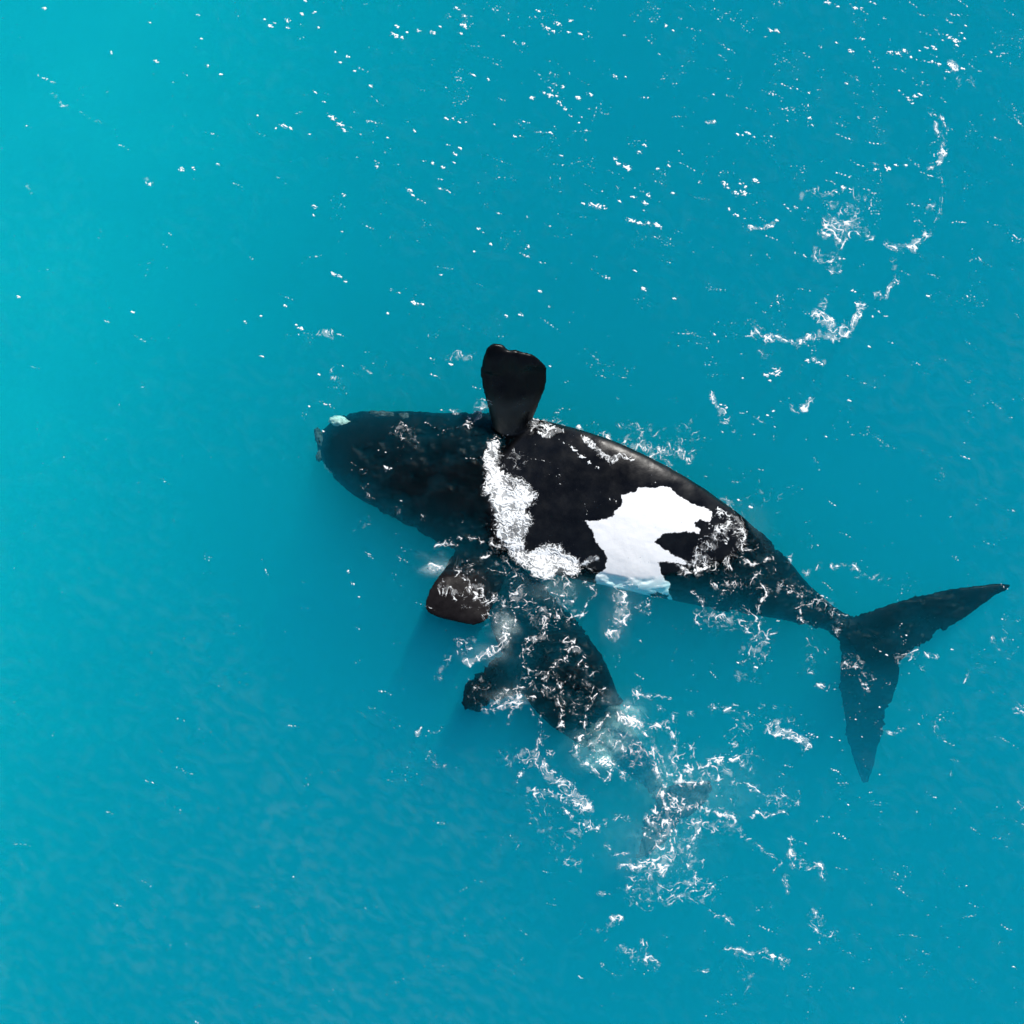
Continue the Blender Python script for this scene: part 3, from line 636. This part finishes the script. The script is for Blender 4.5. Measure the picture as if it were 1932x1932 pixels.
    for vw, rows in GLINTS.items():
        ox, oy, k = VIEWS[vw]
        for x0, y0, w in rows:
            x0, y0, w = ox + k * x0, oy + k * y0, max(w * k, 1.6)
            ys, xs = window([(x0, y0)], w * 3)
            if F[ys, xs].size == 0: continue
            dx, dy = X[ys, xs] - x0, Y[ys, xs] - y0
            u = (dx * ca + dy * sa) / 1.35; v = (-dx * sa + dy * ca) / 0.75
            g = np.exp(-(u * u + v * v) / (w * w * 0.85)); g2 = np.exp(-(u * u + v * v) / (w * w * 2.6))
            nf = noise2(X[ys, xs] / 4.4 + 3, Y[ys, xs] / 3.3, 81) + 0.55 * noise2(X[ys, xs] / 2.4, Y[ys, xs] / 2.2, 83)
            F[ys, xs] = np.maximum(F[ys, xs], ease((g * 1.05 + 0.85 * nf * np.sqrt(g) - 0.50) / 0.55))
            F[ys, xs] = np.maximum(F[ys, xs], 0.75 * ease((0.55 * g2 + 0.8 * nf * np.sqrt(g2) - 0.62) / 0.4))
    rg = np.random.RandomState(19); made = 0  # random streaks of painted sun glint
    while made < 420:
        x0, y0 = rg.uniform(0, 1932), rg.uniform(0, 1932)
        like = 0.08 + 0.75 * float(ease((1000 - y0) / 900) * ease((x0 - 150) / 1000)) + 0.30 * float(ease((x0 - 900) / 700))
        if rg.rand() > like: continue
        made += 1
        L, W, turn, st = rg.uniform(3, 26), rg.uniform(1.2, 3.4), 0.42 + rg.normal(0, 0.22), rg.uniform(0.3, 0.85)
        ys, xs = window([(x0, y0)], L * 2.2 + 4)
        if F[ys, xs].size == 0: continue
        dx, dy = X[ys, xs] - x0, Y[ys, xs] - y0; c_, s_ = math.cos(turn), math.sin(turn)
        u = (dx * c_ + dy * s_) / L; v = (-dx * s_ + dy * c_ + 0.05 * L * np.sin(3 * u + x0)) / W
        g = np.exp(-(u * u + v * v))
        nf = noise2(X[ys, xs] / 4.0 + x0, Y[ys, xs] / 3.4, 87) + 0.35 * fine[ys, xs]
        F[ys, xs] = np.maximum(F[ys, xs], st * ease((0.5 * g + 0.9 * nf * np.sqrt(g) - 0.42) / 0.5))
    # the thick wash that runs across the adult's chest
    ys, xs = window(WASH, 40)
    x, y = X[ys, xs], Y[ys, xs]; sh = x.shape
    sd = poly_sd(np.stack([(x + 0.8 * wx[ys, xs]).ravel(), (y + 0.8 * wy[ys, xs]).ravel()], 1), WASH).reshape(sh)
    tx, ty = Xw[ys, xs] + 5 * noise2(x / 9, y / 9, 97), Yw[ys, xs] + 5 * noise2(x / 9, y / 9, 98)
    curl = 1 - 2.4 * np.abs(noise2(tx / 11, ty / 8, 91)); curl2 = 1 - 2.2 * np.abs(noise2(tx / 5.2, ty / 4.2, 93))
    curl3 = 1 - 2.0 * np.abs(noise2(tx / 2.9, ty / 2.6, 96))
    body = ease(sd / 12.0 + 0.25); dens = np.clip(0.55 + 0.9 * noise2(x / 28, y / 28, 95) + 0.35 * ease((sd - 8) / 14), 0, 1)
    v = 0.50 * curl + 0.40 * curl2 + 0.25 * curl3 + np.clip(sd / 13.0, -2.5, 0.30) + 0.45 * dens
    film = body * (0.20 + 0.30 * dens)
    F[ys, xs] = np.maximum(F[ys, xs], np.maximum(film, ease((v - 0.48) / 1.0)))
    return X, Y, F

def foam_material():
    m, n, l, p, out = material('foam_and_glints')
    n.remove(p)
    a = n.new('ShaderNodeAttribute'); a.attribute_name = 'thick'
    df = n.new('ShaderNodeBsdfDiffuse'); df.inputs['Color'].default_value = (0.86, 0.88, 0.88, 1)  # the same white also paints the sun glints
    tr = n.new('ShaderNodeBsdfTransparent')
    mr = n.new('ShaderNodeMapRange'); mr.inputs['From Min'].default_value = 0.02; mr.inputs['From Max'].default_value = 0.95; mr.interpolation_type = 'SMOOTHSTEP'
    mx = n.new('ShaderNodeMixShader')
    l.new(a.outputs['Fac'], mr.inputs['Value']); l.new(mr.outputs['Result'], mx.inputs['Fac'])
    l.new(tr.outputs[0], mx.inputs[1]); l.new(df.outputs[0], mx.inputs[2]); l.new(mx.outputs[0], out.inputs['Surface'])
    return m

def top_of(objs, wx, wy, z_from):
    """height of the highest skin under points, -9 where there is none"""
    z = np.full(len(wx), -9.0)
    for o in objs:
        bvh = BVHTree.FromPolygons([q.co[:] for q in o.data.vertices], [q.vertices[:] for q in o.data.polygons])
        v = verts_of(o); lo, hi = v.min(0), v.max(0)
        for i in np.nonzero((wx > lo[0]) & (wx < hi[0]) & (wy > lo[1]) & (wy < hi[1]))[0]:
            h = bvh.ray_cast(Vector((wx[i], wy[i], z_from)), Vector((0, 0, -1)))
            if h[0] is not None and h[0].z > z[i]: z[i] = h[0].z
    return z

def build_foam():
    X, Y, F = foam_field()
    n = F.shape[0]
    mx = np.maximum(np.maximum(F[:-1, :-1], F[1:, :-1]), np.maximum(F[:-1, 1:], F[1:, 1:]))
    cy_, cx_ = np.nonzero(mx > 0.04)
    quads = np.stack([cy_ * n + cx_, (cy_ + 1) * n + cx_, (cy_ + 1) * n + cx_ + 1, cy_ * n + cx_ + 1], 1)
    used, inv = np.unique(quads, return_inverse=True); quads = inv.reshape(-1, 4)
    px, py, th = X.ravel()[used].astype(float), Y.ravel()[used].astype(float), F.ravel()[used].astype(float)
    k = FRAME / PX
    wx, wy = (px - PX / 2) * k, (PX / 2 - py) * k
    top = top_of([adult], wx, wy, 0.70)
    base = np.maximum(swell(wx, wy) + 0.008, np.where(top > -0.05, top + 0.006, -9))
    sd = poly_sd(np.stack([px, py], 1), WASH)
    lift = (0.016 + 0.014 * ease(sd / 8)) * th
    z = base + lift
    f = (CAM_H - z) / CAM_H
    co = np.stack([wx * f, wy * f, z], 1)
    # which stretch of foam each piece belongs to
    qx, qy = px[quads].mean(1), py[quads].mean(1)
    wash = sd[quads].mean(1) > -14
    calfz = ~wash & (qy > 1075) & (qx > 770) & (qx < 1470) & (qy > 1075 + 0.45 * np.maximum(qx - 1130, 0) * (qx < 1330) )
    flank = ~wash & ~calfz & (qy > 740) & (qx > 840)
    rest = ~wash & ~calfz & ~flank
    m = foam_material()
    for sel, name, label in ((wash, 'foam_wash', 'thick white wash of foam running across the adult whale\'s chest'),
                             (calfz, 'churned_foam', 'lacy white foam churned up over and behind the whale calf'),
                             (flank, 'foam_streaks', 'broken foam streaks along the adult whale\'s flank and tail'),
                             (rest, 'foam_and_glint_flecks', 'scattered white foam flecks and painted sun glints on the open water')):
        q = quads[sel]; u, iv = np.unique(q, return_inverse=True); q = iv.reshape(-1, 4)
        me = bpy.data.meshes.new(name)
        me.vertices.add(len(u)); me.vertices.foreach_set('co', co[u].astype(np.float32).ravel())
        me.loops.add(q.size); me.loops.foreach_set('vertex_index', q.astype(np.int32).ravel())
        me.polygons.add(len(q)); me.polygons.foreach_set('loop_start', np.arange(0, q.size, 4, dtype=np.int32)); me.polygons.foreach_set('loop_total', np.full(len(q), 4, np.int32))
        me.update(calc_edges=True); me.polygons.foreach_set('use_smooth', [True] * len(q))
        me.materials.append(m)
        o = bpy.data.objects.new(name, me); COL.objects.link(o)
        add_attr(o, 'thick', th[u]); tag(o, label, 'foam', 'stuff')
build_foam()


# ---------------------------------------------------------------- clouds of fine bubbles just under the surface, and thin pale streaks of painted ripple light on it
def sheet(name, cell, field, zf, peak, label, kind_cat):
    ax = np.arange(-40.0, 1972.0, cell); X, Y = np.meshgrid(ax, ax); n = len(ax)
    F = field(X, Y)
    mx = np.maximum(np.maximum(F[:-1, :-1], F[1:, :-1]), np.maximum(F[:-1, 1:], F[1:, 1:]))
    cy_, cx_ = np.nonzero(mx > 0.0015)
    quads = np.stack([cy_ * n + cx_, (cy_ + 1) * n + cx_, (cy_ + 1) * n + cx_ + 1, cy_ * n + cx_ + 1], 1)
    u, inv = np.unique(quads, return_inverse=True); q = inv.reshape(-1, 4)
    th = F.ravel()[u]; k = FRAME / PX
    wx, wy = (X.ravel()[u] - PX / 2) * k, (PX / 2 - Y.ravel()[u]) * k
    co = np.stack([wx, wy, swell(wx, wy) + zf(Y.ravel()[u]) + peak * th], 1)
    m, nn_, l, p, out = material(name); nn_.remove(p)
    a = nn_.new('ShaderNodeAttribute'); a.attribute_name = 'thick'
    df = nn_.new('ShaderNodeBsdfDiffuse'); df.inputs['Color'].default_value = (0.86, 0.88, 0.88, 1)
    tr = nn_.new('ShaderNodeBsdfTransparent'); ms = nn_.new('ShaderNodeMixShader')
    l.new(a.outputs['Fac'], ms.inputs['Fac']); l.new(tr.outputs[0], ms.inputs[1]); l.new(df.outputs[0], ms.inputs[2]); l.new(ms.outputs[0], out.inputs['Surface'])
    o = new_mesh(name, co, [tuple(int(i) for i in r_) for r_ in q], m); add_attr(o, 'thick', th)
    return tag(o, label, kind_cat, 'stuff')

CLOUDS = ((952, 1192, 12, 24, .42), (920, 1234, 34, 11, .14), (1165, 1392, 46, 30, .34), (1125, 1420, 40, 28, .22), (815, 1072, 15, 13, .5), (955, 1318, 28, 12, .22), (1186, 1345, 30, 20, .45),
          (1255, 1480, 30, 44, .20), (1240, 1600, 70, 50, .12), (1050, 1108, 46, 22, .12), (1395, 1010, 40, 36, .08), (1170, 1140, 22, 50, .14), (1330, 1500, 90, 44, .10),
          (1138, 1438, 22, 18, .75))
def clouds(X, Y):
    wx = X + 16 * fbm2(X / 45, Y / 45, 3, 101); wy = Y + 16 * fbm2(X / 45, Y / 45, 3, 111)
    tx = 0.7 + 0.55 * fbm2(wx / 16, wy / 16, 3, 121)
    F = np.zeros_like(X)
    for x0, y0, rx, ry, s_ in CLOUDS: F = np.maximum(F, s_ * np.exp(-((wx - x0) / rx) ** 2 - ((wy - y0) / ry) ** 2))
    return np.clip(F * tx, 0, 1)
sheet('bubble_cloud', 4.0, clouds, lambda y: np.where(y > 1335, -0.45, -0.14), 0.08, 'pale milky bubbles under the churned water near the calf', 'bubbles')

def ripple_light(X, Y):  # pale streaks standing for light on the ripples
    c, s_ = math.cos(0.45), math.sin(0.45)
    U, V = c * X + s_ * Y, -s_ * X + c * Y
    U, V = U + 9 * fbm2(X / 60, Y / 60, 2, 131), V + 9 * fbm2(X / 60, Y / 60, 2, 141)
    f = fbm2(U / 34, V / 19, 4, 151, 0.62)
    big = 0.35 + 0.65 * ease((fbm2(X / 330, Y / 330, 2, 161) + 0.35) / 0.7)
    where = 0.2 + 0.8 * ease((Y - 900) / 700) * ease((1300 - X) / 700) + 0.3 * ease((X - 1500) / 400)
    away = ease((np.hypot((X - 1150) / 640, (Y - 1080) / 330) - 0.95) / 0.3)
    return 0.017 * ease((f + 0.35) / 1.5) * big * np.clip(where, 0, 1) * away
sheet('ripple_light_streaks', 6.0, ripple_light, lambda y: 0.005, 0.02, 'faint pale streaks painted as ripple light on the open water', 'ripple light')
